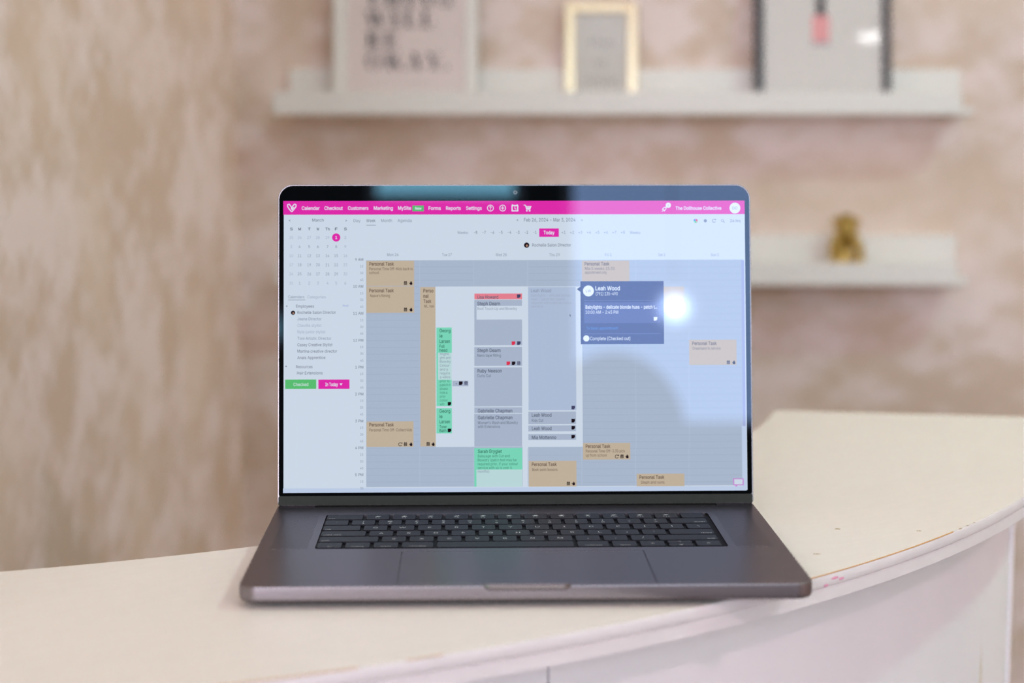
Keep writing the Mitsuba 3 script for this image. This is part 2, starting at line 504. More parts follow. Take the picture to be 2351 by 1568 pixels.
def put_text(out, s, x, y, w, h, z, bold=0, center=True):
    v, f, tw = text_faces(s, bold)
    sx = (w / tw) if w else h
    q = v.copy()
    q[:, 0] *= sx
    q[:, 1] *= h
    if center:
        q[:, 0] += x - tw * sx / 2
    else:
        q[:, 0] += x
    q[:, 1] += y
    q[:, 2] = z
    out.append(trimesh.Trimesh(q, f, process=False))


kz0, kz1 = TOPZ - .0013, TOPZ + .0002
for j, row in enumerate(rows):
    x = -.1380
    y1 = -.0316 - j * RD
    y0 = y1 - RD + .0024
    for s, u in row:
        x1 = x + u * U - .0026
        spans = [(y0, y1, s)]
        if s == '^':
            ym = (y0 + y1) / 2
            spans = [(ym + .0006, y1, '^'), (y0, ym - .0006, 'v')]
        for a, b, t in spans:
            k = slab([(kz0, 0), (kz1 - .0002, 0), (kz1, .0002)], x, x1, a, b, .0016, 3)
            add('laptop__keyboard__key', xf(k, LAP), 'mat_key', smooth=30)
            if t.strip():
                cx, cy = (x + x1) / 2, (a + b) / 2
                if len(t) == 1 and t in shift:
                    put_text(legend, shift[t], cx, cy + .0012, None, .0030, kz1 + .00003)
                    put_text(legend, t, cx, cy - .0045, None, .0030, kz1 + .00003)
                elif len(t) == 1:
                    put_text(legend, t, cx, cy - .0018, None, .0036, kz1 + .00003)
                elif t[0] == 'F' and t[1:].isdigit():
                    put_text(legend, t, cx, cy - .0038, None, .0020, kz1 + .00003)
                    c = [affinity.rotate(sbox(-.0022, -.0003, .0022, .0003), 45 * q, origin=(0, 0)) for q in range(int(t[1:]) % 3 + 1)] + [Point(0, 0).buffer(.0013)]
                    g = shapely.unary_union(c)
                    legend.append(flat(affinity.translate(g, cx, cy + .0018), kz1 + .00003))
                elif u > 1.3 and x < 0:
                    put_text(legend, t, x + .0018, a + .0022, None, .0020, kz1 + .00003, center=False)
                elif u > 1.3:
                    tw = text_faces(t, 0)[2] * .0020
                    put_text(legend, t, x1 - .0018 - tw, a + .0022, None, .0020, kz1 + .00003, center=False)
                else:
                    put_text(legend, t, cx, a + .0022, None, .0018, kz1 + .00003)
        x += u * U
add('laptop__keyboard__legend', xf(joined(legend), LAP), 'mat_legend', kind='stuff', label='pale key lettering')

# lid, in its own plane: x across, v up from the hinge, w towards the user
TILT = .16139933
LID = np.eye(4)
LID[:3, 0] = [1, 0, 0]
LID[:3, 1] = [0, math.sin(TILT), math.cos(TILT)]
LID[:3, 2] = [0, -math.cos(TILT), math.sin(TILT)]
LID[:3, 3] = [0, 0, TOPZ]
LID = LAP @ LID
shell = slab([(-.0044, .0022), (-.0042, .0012), (-.0036, .0004), (-.0028, 0), (-.0005, 0), (-.0001, .00015), (0, .0004)], -HW, HW, .0003, .2408, (.003, .003, .0115, .0115), 12)
add('laptop__lid', xf(shell, LID), 'mat_aluminium', smooth=28)
add('laptop__lid__chin', xf(slab([(0, 0), (.0002, .0001)], -.1772, .1772, .0006, .0077, .0012, 4), LID), 'mat_chin', label='dark metal strip below the display')
add('laptop__lid__bezel', xf(slab([(0, 0), (.00025, .0), (.0003, .00008)], -.1769, .1769, .0077, .2398, (.001, .001, .0105, .0105), 12), LID), 'mat_glass', label='black glass bezel')
cam = trimesh.creation.annulus(.0007, .0015, .0001, sections=28)
cam.apply_translation([0.0003, .2346, .00036])
add('laptop__lid__webcam', xf(cam, LID), mat('webcam', (.16, .19, .21), .3), smooth=False, label='small round webcam')

# ------------------------------------------------------------------ the picture on the display (millimetres in the lid's plane)
INK = {
    'page': lin(203, 215, 229), 'page2': lin(188, 203, 228), 'grid': lin(168, 182, 203), 'grid2': lin(166, 179, 200), 'grid3': lin(172, 187, 212),
    'line': lin(158, 172, 194), 'line2': lin(176, 191, 210), 'scroll': lin(158, 166, 206), 'pink': lin(220, 40, 168), 'green': lin(88, 188, 112),
    'mint': lin(120, 212, 182), 'pale': lin(184, 214, 216), 'red': lin(226, 126, 142), 'beige': lin(190, 175, 154), 'popup': lin(66, 76, 124),
    'popup2': lin(84, 96, 150), 'popline': lin(100, 112, 165), 'white': lin(222, 230, 242), 'ink': lin(92, 98, 118), 'grey': lin(128, 138, 158), 'faint': lin(158, 169, 190),
    'brown': lin(98, 80, 70), 'dgreen': lin(58, 120, 104), 'chat': lin(196, 130, 206), 'link': lin(70, 130, 210), 'link2': lin(140, 160, 215), 'pinktext': lin(205, 90, 175),
    'black': lin(24, 12, 22), 'navy': lin(66, 66, 100), 'rednote': lin(215, 50, 80), 'skin': lin(170, 130, 110),
}
UI_AREAS = [
    ('menu_bar',-173.8,218.0,173.4,228.3,'pink'), ('calendar_grid',-111.9,14.0,172.2,183.6,'grid'), ('open_hours',-60.0,43.6,4.9,163.8,'page'),
    ('open_hours',9.1,43.3,50.0,163.7,'page'), ('open_hours',4.8,13.8,9.1,163.8,'page'), ('scroll_bar',170.4,58.3,172.6,183.0,'scroll'),
    ('scroll_bar',169.6,13.3,173.0,58.3,'page2'), ('bottom_strip',-173.7,10.0,172.8,13.4,'page2'), ('badge',-77.1,220.5,-68.6,224.8,'green'),
    ('underline',-111.7,209.8,-104.5,210.2,'grey'), ('today_button',18.1,201.0,32.9,207.4,'pink'), ('underline',-170.0,153.8,-157.3,154.2,'grey'),
    ('checked_button',-172.2,87.4,-149.1,94.4,'green'), ('today_button',-147.5,87.3,-124.3,94.3,'pink'), ('hour_line',-111.7,178.6,-71.9,178.9,'line'),
    ('hour_line',50.8,178.2,170.8,178.5,'line'), ('hour_line',-71.3,178.5,-31.4,178.8,'line'), ('hour_line',9.8,178.4,49.8,178.7,'line'),
    ('hour_line',-111.7,173.6,-71.9,173.8,'line'), ('hour_line',50.8,173.1,170.8,173.4,'line'), ('hour_line',-71.3,173.5,-31.4,173.8,'line'),
    ('hour_line',9.8,173.3,49.8,173.6,'line'), ('hour_line',-111.7,168.5,-71.9,168.8,'line'), ('hour_line',50.7,168.0,170.7,168.3,'line'),
    ('hour_line',-71.3,168.4,-31.4,168.7,'line'), ('hour_line',9.8,168.2,49.7,168.5,'line'), ('hour_line',-111.7,163.4,-72.0,163.7,'line'),
    ('hour_line',50.7,163.0,170.7,163.3,'line'), ('hour_line',-111.7,158.4,-72.0,158.7,'line'), ('hour_line',50.7,157.9,170.6,158.2,'line'),
    ('hour_line',-111.7,153.3,-72.0,153.6,'line'), ('hour_line',50.6,152.8,170.6,153.1,'line'), ('hour_line',-111.7,148.3,-72.0,148.6,'line'),
    ('hour_line',50.6,147.8,170.5,148.0,'line'), ('hour_line',-111.8,143.2,-72.0,143.5,'line'), ('hour_line',50.6,142.7,170.5,143.0,'line'),
    ('hour_line',-111.8,138.2,-72.0,138.5,'line'), ('hour_line',50.5,137.6,170.4,137.9,'line'), ('hour_line',-111.8,133.2,-72.0,133.4,'line'),
    ('hour_line',50.5,132.6,170.4,132.9,'line'), ('hour_line',-111.8,128.1,-72.0,128.4,'line'), ('hour_line',50.5,127.5,170.3,127.8,'line'),
    ('hour_line',-111.8,123.1,-72.0,123.4,'line'), ('hour_line',50.5,122.4,170.3,122.7,'line'), ('hour_line',-111.8,118.0,-72.1,118.3,'line'),
    ('hour_line',50.4,117.4,170.2,117.7,'line'), ('hour_line',-111.8,113.0,-72.1,113.3,'line'), ('hour_line',50.4,112.3,170.2,112.6,'line'),
    ('hour_line',-111.8,108.0,-72.1,108.3,'line'), ('hour_line',50.4,107.3,170.1,107.6,'line'), ('hour_line',-111.8,102.9,-72.1,103.2,'line'),
    ('hour_line',50.3,102.2,170.1,102.5,'line'), ('hour_line',-111.8,97.9,-72.1,98.2,'line'), ('hour_line',50.3,97.2,170.0,97.4,'line'),
    ('hour_line',-111.8,92.9,-72.1,93.2,'line'), ('hour_line',50.3,92.1,170.0,92.4,'line'), ('hour_line',-111.8,87.8,-72.1,88.1,'line'),
    ('hour_line',50.2,87.1,169.9,87.3,'line'), ('hour_line',-111.8,82.8,-72.1,83.1,'line'), ('hour_line',50.2,82.0,169.9,82.3,'line'),
    ('hour_line',-111.8,77.8,-72.1,78.1,'line'), ('hour_line',50.2,77.0,169.8,77.3,'line'), ('hour_line',-111.8,72.8,-72.1,73.1,'line'),
    ('hour_line',50.1,71.9,169.8,72.2,'line'), ('hour_line',-111.8,67.7,-72.2,68.0,'line'), ('hour_line',50.1,66.9,169.7,67.2,'line'),
    ('hour_line',-111.8,62.7,-72.2,63.0,'line'), ('hour_line',50.1,61.8,169.7,62.1,'line'), ('hour_line',-111.8,57.7,-72.2,58.0,'line'),
    ('hour_line',50.1,56.8,169.6,57.1,'line'), ('hour_line',-111.8,52.7,-72.2,53.0,'line'), ('hour_line',50.0,51.8,169.6,52.1,'line'),
    ('hour_line',-111.8,47.7,-72.2,48.0,'line'), ('hour_line',50.0,46.7,169.5,47.0,'line'), ('hour_line',-111.8,42.7,-72.2,42.9,'line'),
    ('hour_line',50.0,41.7,169.5,42.0,'line'), ('hour_line',-111.8,37.6,-72.2,37.9,'line'), ('hour_line',49.9,36.7,169.4,37.0,'line'),
    ('hour_line',-71.6,37.4,-31.9,37.7,'line'), ('hour_line',9.2,37.1,49.0,37.3,'line'), ('hour_line',-111.8,32.6,-72.2,32.9,'line'),
    ('hour_line',49.9,31.6,169.4,31.9,'line'), ('hour_line',-71.6,32.4,-31.9,32.7,'line'), ('hour_line',9.1,32.0,48.9,32.3,'line'),
    ('hour_line',-111.8,27.6,-72.2,27.9,'line'), ('hour_line',49.9,26.6,169.3,26.9,'line'), ('hour_line',-71.6,27.4,-31.9,27.7,'line'),
    ('hour_line',9.1,27.0,48.9,27.3,'line'), ('hour_line',-111.8,22.6,-72.3,22.9,'line'), ('hour_line',49.8,21.6,169.3,21.9,'line'),
    ('hour_line',-71.6,22.4,-31.9,22.7,'line'), ('hour_line',9.1,22.0,48.9,22.3,'line'), ('hour_line',-111.8,17.6,-72.3,17.9,'line'),
    ('hour_line',49.8,16.5,169.2,16.8,'line'), ('hour_line',-71.6,17.4,-32.0,17.7,'line'), ('hour_line',9.1,17.0,48.8,17.3,'line'),
    ('day_line',-71.9,164.1,-71.6,183.4,'line2'), ('day_line',-72.2,14.6,-71.9,42.8,'line2'), ('day_line',-31.6,164.0,-31.3,183.4,'line2'),
    ('day_line',-32.1,14.4,-31.8,42.6,'line2'), ('day_line',9.1,163.9,9.5,183.3,'line2'), ('day_line',8.5,14.1,8.8,42.4,'line2'),
    ('day_line',49.8,163.8,50.1,183.2,'line2'), ('day_line',48.9,13.9,49.2,42.2,'line2'), ('day_line',90.3,163.7,90.7,183.1,'line2'),
    ('day_line',89.2,13.7,89.6,42.0,'line2'), ('day_line',130.8,163.6,131.1,183.0,'line2'), ('day_line',129.5,13.5,129.8,41.8,'line2'),
    ('day_line',89.8,42.0,90.1,163.7,'line2'), ('day_line',130.1,41.8,130.5,163.6,'line2'), ('task_card',-111.7,164.3,-75.9,183.2,'beige'),
    ('task_card',-111.7,144.2,-75.9,164.0,'beige'), ('task_card',-71.4,44.1,-60.0,163.4,'beige'), ('task_card',-111.7,43.9,-76.6,62.9,'beige'),
    ('task_card',50.1,167.4,85.9,183.0,'beige'), ('task_card',103.8,144.0,127.1,163.3,'beige'), ('task_card',130.4,104.2,166.2,123.2,'beige'),
    ('task_card',50.1,33.7,85.6,46.1,'beige'), ('task_card',9.4,13.7,45.1,32.9,'beige'), ('task_card',90.2,13.6,126.0,22.9,'beige'),
    ('appointment_card',-59.4,74.3,-48.0,133.0,'pale'), ('appointment_card',-59.3,114.0,-47.8,133.0,'mint'), ('appointment_card',-59.4,93.8,-58.2,114.1,'mint'),
    ('appointment_card',-59.4,74.1,-47.9,93.8,'mint'), ('appointment_card',-59.5,53.8,-47.9,72.6,'mint'), ('appointment_card',-31.3,13.8,4.5,42.7,'pale'),
    ('appointment_card',-31.3,26.6,4.6,42.7,'mint'), ('appointment_card',-31.3,13.9,-29.7,26.7,'mint'), ('appointment_card',-30.8,154.1,5.0,158.4,'red'),
    ('appointment_card',-30.9,119.6,4.9,153.7,'grid2'), ('appointment_card',-29.2,138.8,5.1,149.1,'page'), ('appointment_card',-31.0,104.1,4.8,118.3,'grid2'),
    ('appointment_card',-31.1,73.8,4.7,103.0,'grid2'), ('appointment_card',-31.1,68.8,4.6,73.1,'grid2'), ('appointment_card',-31.2,43.8,4.5,68.2,'grid2'),
    ('appointment_card',-47.4,89.0,-35.5,93.1,'grid2'), ('appointment_card',9.5,70.7,45.3,163.2,'grid3'), ('appointment_card',9.3,60.4,45.0,69.7,'grid2'),
    ('appointment_card',9.2,55.0,45.0,59.4,'grid2'), ('appointment_card',9.2,48.5,45.0,52.9,'grid2'), ('popup',48.9,120.1,111.6,167.5,'popup'),
    ('popup_body',51.6,135.9,109.0,151.6,'popup2'), ('popup_line',51.6,152.8,109.1,153.1,'popline'), ('popup_line',51.5,127.8,108.9,128.2,'popline'),
]
UI_TEXT = [
    ('Calendar',-160.0,222.9,13.4,2.6,'white',1), ('Checkout',-143.0,222.9,13.7,2.6,'white',1), ('Customers',-125.4,222.9,15.3,2.6,'white',1),
    ('Marketing',-106.1,222.9,14.4,2.6,'white',1), ('MySite',-87.9,222.9,9.8,2.6,'white',1), ('Forms',-65.0,222.8,9.2,2.6,'white',1),
    ('Reports',-51.9,222.8,11.1,2.6,'white',1), ('Settings',-36.8,222.8,11.8,2.6,'white',1), ('New',-75.1,222.7,4.9,2.0,'white',1),
    ('1',115.1,224.8,1.0,1.6,'pinktext',0), ('The Dollhouse Collective', 121.1, 222.6, 34.6, 2.5, 'white', 1), ('DC',164.0,222.6,4.0,2.0,'grey',0),
    ('<',-169.7,213.8,1.3,2.0,'grey',1), ('March',-152.1,213.9,8.5,2.3,'ink',0), ('>',-127.4,213.7,1.3,2.0,'grey',1),
    ('Day',-121.2,213.5,5.2,2.3,'grey',0), ('Week',-111.7,213.5,6.9,2.3,'ink',0), ('Month',-100.6,213.5,8.2,2.3,'grey',0),
    ('Agenda',-88.2,213.5,10.5,2.3,'grey',0), ('<',1.1,213.9,1.3,2.0,'grey',1), ('Feb 26, 2024 - Mar 3, 2024', 6.7, 213.9, 38.7, 2.6, 'ink', 0),
    ('>',49.7,213.8,1.3,2.0,'grey',1), ('24 hrs', 162.3, 213.0, 7.9, 2.1, 'ink', 0), ('Weeks:',-43.4,204.4,8.2,2.0,'grey',0),
    ('-8',-31.0,204.5,2.5,2.1,'ink',0), ('+1',34.9,204.4,3.0,2.1,'grey',0), ('-7',-24.6,204.5,2.5,2.1,'ink',0),
    ('+2',41.3,204.4,3.0,2.1,'grey',0), ('-6',-18.3,204.5,2.5,2.1,'ink',0), ('+3',47.6,204.4,3.0,2.1,'grey',0),
    ('-5',-11.9,204.5,2.5,2.1,'ink',0), ('+4',54.0,204.4,3.0,2.1,'grey',0), ('-4',-5.5,204.5,2.5,2.1,'ink',0),
    ('+5',60.4,204.4,3.0,2.1,'grey',0), ('-3',0.8,204.5,2.5,2.1,'ink',0), ('+6',66.8,204.4,3.0,2.1,'grey',0),
    ('-2',7.2,204.5,2.5,2.1,'ink',0), ('+7',73.2,204.4,3.0,2.1,'grey',0), ('-1',13.6,204.5,2.5,2.1,'ink',0),
    ('+8',79.6,204.4,3.0,2.1,'grey',0), ('Today',21.4,204.3,8.2,2.6,'white',1), ('Weeks',86.4,204.2,7.9,2.0,'grey',0),
    ('Rochelle Salon Director', 12.8, 194.9, 29.2, 2.3, 'ink', 0), ('Mon 26', -96.1, 187.8, 8.5, 2.1, 'grey', 0), ('Tue 27', -54.9, 187.7, 7.2, 2.1, 'grey', 0),
    ('Wed 28', -14.7, 187.6, 8.2, 2.1, 'grey', 0), ('Thu 29', 25.6, 187.5, 7.9, 2.1, 'grey', 0), ('Fri 1', 67.6, 187.4, 4.9, 2.1, 'grey', 0),
    ('Sat 2', 107.7, 187.4, 5.3, 2.1, 'grey', 0), ('Sun 3', 147.5, 187.3, 5.9, 2.1, 'grey', 0), ('S',-168.7,207.2,2.0,2.0,'ink',1),
    ('M',-162.5,207.2,2.0,2.0,'ink',1), ('T',-155.4,207.2,2.0,2.0,'ink',1), ('W',-148.9,207.2,2.0,2.0,'ink',1),
    ('Th',-142.3,207.2,3.3,2.0,'ink',1), ('F',-135.2,207.2,2.0,2.0,'ink',1), ('S',-128.3,207.2,2.0,2.0,'ink',1),
    ('25',-169.1,200.8,2.7,2.1,'faint',0), ('26',-162.9,200.8,2.7,2.1,'faint',0), ('27',-155.8,200.8,2.7,2.1,'faint',0),
    ('28',-149.3,200.8,2.7,2.1,'faint',0), ('29',-142.1,200.8,2.7,2.1,'faint',0), ('1',-134.9,200.8,1.4,2.1,'white',1),
    ('2',-128.1,200.8,1.4,2.1,'faint',0), ('3',-168.5,194.0,1.4,2.1,'faint',0), ('4',-162.3,194.0,1.4,2.1,'grey',0),
    ('5',-155.1,194.0,1.4,2.1,'grey',0), ('6',-148.6,193.9,1.4,2.1,'grey',0), ('7',-141.4,193.9,1.4,2.1,'grey',0),
    ('8',-134.9,193.9,1.4,2.1,'grey',0), ('9',-128.1,193.9,1.4,2.1,'faint',0), ('10',-169.1,187.1,2.7,2.1,'faint',0),
    ('11',-162.9,187.1,2.7,2.1,'grey',0), ('12',-155.8,187.1,2.7,2.1,'grey',0), ('13',-149.2,187.1,2.7,2.1,'grey',0),
    ('14',-142.1,187.1,2.7,2.1,'grey',0), ('15',-135.6,187.1,2.7,2.1,'grey',0), ('16',-128.7,187.1,2.7,2.1,'faint',0),
    ('17',-169.1,180.3,2.7,2.1,'faint',0), ('18',-162.9,180.3,2.7,2.1,'grey',0), ('19',-155.8,180.3,2.7,2.1,'grey',0),
    ('20',-149.2,180.3,2.7,2.1,'grey',0), ('21',-142.1,180.2,2.7,2.1,'grey',0), ('22',-135.6,180.2,2.7,2.1,'grey',0),
    ('23',-128.7,180.2,2.7,2.1,'faint',0), ('24',-169.1,173.5,2.7,2.1,'faint',0), ('25',-162.9,173.5,2.7,2.1,'grey',0),
    ('26',-155.7,173.4,2.7,2.1,'grey',0), ('27',-149.2,173.4,2.7,2.1,'grey',0), ('28',-142.1,173.4,2.7,2.1,'grey',0),
    ('29',-135.6,173.4,2.7,2.1,'grey',0), ('30',-128.7,173.4,2.7,2.1,'faint',0), ('31',-169.1,166.6,2.7,2.1,'faint',0),
    ('1',-162.2,166.6,1.4,2.1,'faint',0), ('2',-155.1,166.6,1.4,2.1,'faint',0), ('3',-148.6,166.6,1.4,2.1,'faint',0),
    ('4',-141.4,166.6,1.4,2.1,'faint',0), ('5',-134.9,166.6,1.4,2.1,'faint',0), ('6',-128.1,166.5,1.4,2.1,'faint',0),
    ('Calendars',-170.0,156.3,12.0,2.1,'grey',0), ('Categories',-155.7,156.2,13.7,2.1,'faint',0), ('Employees',-164.1,149.3,13.3,2.2,'ink',0),
    ('Reset',-129.3,149.7,4.2,1.6,'link2',0), ('Rochelle Salon Director', -163.1, 144.6, 28.6, 2.2, 'ink', 0), ('Jeena Director', -163.1, 139.8, 17.9, 2.2, 'grey', 0),
    ('Claudia stylist', -163.1, 134.9, 17.9, 2.2, 'faint', 0), ('Nyla junior stylist', -163.1, 130.1, 20.8, 2.2, 'faint', 0), ('Toni Artistic Director', -163.1, 125.2, 25.3, 2.2, 'grey', 0),
    ('Casey Creative Stylist', -163.1, 120.4, 26.0, 2.2, 'ink', 0), ('Martina creative director', -163.1, 115.6, 29.6, 2.2, 'ink', 0), ('Anais Apprentice', -163.1, 110.8, 20.8, 2.2, 'ink', 0),
    ('Resources',-164.1,104.0,12.3,2.2,'ink',0), ('Hair Extensions', -163.4, 99.3, 19.1, 2.2, 'ink', 0), ('Checked',-166.0,90.8,11.0,2.3,'white',0),
    ('In Today', -142.3, 90.7, 9.4, 2.5, 'white', 1), ('9 AM', -120.0, 184.2, 6.0, 2.0, 'ink', 0), ('15',-116.3,179.1,2.3,1.7,'grey',0),
    ('30',-116.3,174.1,2.3,1.7,'grey',0), ('45',-116.3,169.0,2.3,1.7,'grey',0), ('10 AM', -121.5, 164.0, 7.5, 2.0, 'ink', 0),
    ('15',-116.3,158.9,2.3,1.7,'grey',0), ('30',-116.3,153.9,2.3,1.7,'grey',0), ('45',-116.3,148.8,2.3,1.7,'grey',0),
    ('11 AM', -121.5, 143.8, 7.5, 2.0, 'ink', 0), ('15',-116.3,138.7,2.3,1.7,'grey',0), ('30',-116.3,133.7,2.3,1.7,'grey',0),
    ('45',-116.3,128.7,2.3,1.7,'grey',0), ('12 PM', -121.5, 123.6, 7.5, 2.0, 'ink', 0), ('15',-116.3,118.6,2.3,1.7,'grey',0),
    ('30',-116.3,113.6,2.3,1.7,'grey',0), ('45',-116.3,108.5,2.3,1.7,'grey',0), ('1 PM', -120.0, 103.5, 6.0, 2.0, 'ink', 0),
    ('15',-116.3,98.5,2.3,1.7,'grey',0), ('30',-116.3,93.4,2.3,1.7,'grey',0), ('45',-116.3,88.4,2.3,1.7,'grey',0),
    ('2 PM', -120.0, 83.4, 6.0, 2.0, 'ink', 0), ('15',-116.3,78.4,2.3,1.7,'grey',0), ('30',-116.4,73.4,2.3,1.7,'grey',0),
    ('45',-116.4,68.3,2.3,1.7,'grey',0), ('3 PM', -120.1, 63.3, 6.0, 2.0, 'ink', 0), ('15',-116.4,58.3,2.3,1.7,'grey',0),
    ('30',-116.4,53.3,2.3,1.7,'grey',0), ('45',-116.4,48.3,2.3,1.7,'grey',0), ('4 PM', -120.1, 43.3, 6.0, 2.0, 'ink', 0),
    ('15',-116.4,38.3,2.3,1.7,'grey',0), ('30',-116.4,33.2,2.3,1.7,'grey',0), ('45',-116.4,28.2,2.3,1.7,'grey',0),
    ('5 PM', -120.1, 23.3, 6.0, 2.0, 'ink', 0), ('15',-116.4,18.2,2.3,1.7,'grey',0), ('30',-116.4,13.2,2.3,1.7,'grey',0),
    ('Personal Task', -109.4, 180.9, 18.3, 2.5, 'brown', 1), ('Personal Time Off-Kids back to', -109.4, 177.2, 32.6, 2.1, 'brown', 0), ('school',-109.4,174.3,7.2,2.1,'brown',0),
    ('Personal Task', -109.5, 160.9, 18.3, 2.5, 'brown', 1), ("Neave's filming", -108.8, 157.0, 14.7, 2.1, 'brown', 0), ('Perso',-69.0,160.7,7.5,2.5,'brown',1),
    ('nal',-69.0,156.7,3.9,2.5,'brown',1), ('Task',-69.0,152.8,5.9,2.5,'brown',1), ('ML, hair', -68.4, 149.1, 7.5, 2.0, 'brown', 0),
    ('Personal Task', -109.5, 60.5, 18.2, 2.5, 'brown', 1), ('Personal Time Off-Collect kids', -109.5, 56.6, 31.8, 2.1, 'brown', 0), ('Personal Task', 52.1, 180.7, 18.7, 2.5, 'brown', 1),
    ('Mia 5 weeks 15.30', 52.4, 177.1, 22.3, 2.1, 'brown', 0), ('appointment only', 52.4, 174.2, 16.4, 2.1, 'brown', 0), ('Personal Task', 132.8, 120.6, 18.4, 2.5, 'brown', 1),
    ('Dreamland to service', 133.1, 116.8, 21.0, 2.1, 'brown', 0), ('Personal Task', 52.1, 43.7, 18.5, 2.5, 'brown', 1), ('Personal Time Off-3.30 pick', 52.2, 40.1, 29.4, 2.1, 'brown', 0),
    ('up from school', 52.2, 37.0, 15.7, 2.1, 'brown', 0), ('Personal Task', 11.7, 30.4, 18.6, 2.5, 'brown', 1), ('Book swim lessons', 12.0, 26.5, 18.9, 2.1, 'brown', 0),
    ('Personal Task', 92.3, 20.4, 18.6, 2.5, 'brown', 1), ('Steph and sons', 93.3, 16.6, 17.7, 2.1, 'brown', 0), ('Georg',-57.0,130.7,8.2,2.5,'dgreen',1),
    ('ie',-57.0,126.8,2.3,2.5,'dgreen',1), ('Larsen',-57.0,122.7,7.8,2.5,'dgreen',1), ('Full',-57.1,119.0,3.9,2.2,'dgreen',1),
    ('head',-57.1,116.0,5.9,2.2,'dgreen',1), ('Highli',-56.7,113.2,6.8,1.9,'grey',0), ('ghts and', -56.8, 110.4, 7.8, 1.9, 'grey', 0),
    ('Blowdry',-56.8,107.5,8.1,1.9,'grey',0), ('Colour',-56.8,104.6,7.2,1.9,'grey',0), ('and a', -56.8, 101.7, 5.9, 1.9, 'grey', 0),
    ('require',-56.8,98.8,7.5,1.9,'grey',0), ('a 48hrs', -56.8, 95.9, 7.8, 1.9, 'grey', 0), ('prior to', -56.8, 93.0, 7.2, 1.9, 'dgreen', 0),
    ('patch t', -56.8, 90.1, 7.8, 1.9, 'dgreen', 0), ('please',-56.8,87.3,5.9,1.9,'dgreen',0), ('note a', -56.8, 84.4, 5.5, 1.9, 'dgreen', 0),
    ('prior',-56.8,81.5,4.2,1.9,'dgreen',0), ('colour',-56.8,78.6,5.9,1.9,'dgreen',0), ('with',-56.8,75.7,3.3,1.9,'dgreen',0),
    ('Georg',-57.2,70.5,8.1,2.5,'dgreen',1), ('ie',-57.2,66.5,2.3,2.5,'dgreen',1), ('Larsen',-57.2,62.6,7.8,2.5,'dgreen',1),
    ('Toner',-57.2,58.8,5.5,2.2,'dgreen',1), ('Bath',-57.2,55.9,5.2,2.2,'dgreen',1), ('Sarah Gryglet', -28.6, 40.3, 17.9, 2.5, 'dgreen', 1),
    ('Balayage with Cut and', -28.6, 36.8, 23.8, 2.0, 'dgreen', 0), ('Blowdry (patch test may be', -28.7, 33.8, 29.0, 2.0, 'dgreen', 0), ('required prior, if your colour', -28.7, 30.9, 30.0, 2.0, 'dgreen', 0),
    ('service with us is over 6', -28.7, 28.1, 25.4, 2.0, 'dgreen', 0), ('months)',-28.7,25.4,8.5,2.0,'grey',0), ('Lisa Howard', -28.6, 155.8, 15.7, 2.5, 'ink', 1),
    ('Steph Dearn', -28.6, 150.9, 17.0, 2.5, 'ink', 1), ('Root Touch Up and Blowdry', -28.6, 147.1, 29.7, 2.1, 'grey', 0), ('Steph Dearn', -28.7, 115.8, 17.3, 2.5, 'ink', 1),
    ('Nano tape fitting', -28.7, 112.0, 17.6, 2.1, 'ink', 0), ('Ruby Neeson', -28.7, 100.5, 18.3, 2.5, 'ink', 1), ('Curls Cut', -28.8, 96.8, 10.1, 2.1, 'ink', 0),
    ('Gabrielle Chapman', -28.5, 70.6, 25.8, 2.5, 'ink', 1), ('Gabrielle Chapman', -28.5, 65.5, 25.8, 2.5, 'ink', 1), ("Women's Wash and Blowdry", -28.6, 61.7, 30.0, 2.1, 'ink', 0),
    ('with Extensions', -28.6, 58.8, 16.6, 2.1, 'ink', 0), ('+',-45.1,91.0,1.3,1.6,'ink',0), ('Leah Wood', 11.7, 160.6, 15.1, 2.5, 'grey', 0),
    ('Babylights - delicate blonde', 12.0, 157.0, 29.1, 2.0, 'faint', 0), ('hues - patch test maybe', 12.0, 154.2, 24.9, 2.0, 'faint', 0), ('required 48hrs before colour', 12.0, 151.4, 30.1, 2.0, 'faint', 0),
    ('service',12.0,148.7,8.5,2.0,'faint',0), ('Leah Wood', 11.9, 67.2, 14.7, 2.5, 'ink', 1), ('Kids Cut', 11.9, 63.2, 8.5, 2.1, 'ink', 0),
    ('Leah Wood', 11.9, 57.2, 14.7, 2.5, 'ink', 1), ('Mia Mottenno', 11.8, 50.5, 18.3, 2.5, 'ink', 1), ('LW',53.0,160.2,3.9,2.0,'grey',0),
    ('Leah Wood', 60.2, 162.2, 18.4, 3.0, 'white', 1), ('(791) 135-490', 60.5, 158.1, 16.4, 2.5, 'white', 0), ('Babylights - delicate blonde hues - patch t...', 52.6, 148.1, 54.1, 2.5, 'white', 1),
    ('10:00 AM - 2:45 PM', 52.6, 144.2, 24.6, 2.4, 'white', 0), ('To book appointment', 53.1, 132.2, 23.6, 2.0, 'link', 0), ('Complete (Checked out)', 56.0, 124.4, 30.2, 2.6, 'white', 0),
    ('Chat',164.0,16.2,4.9,1.8,'chat',0),
]
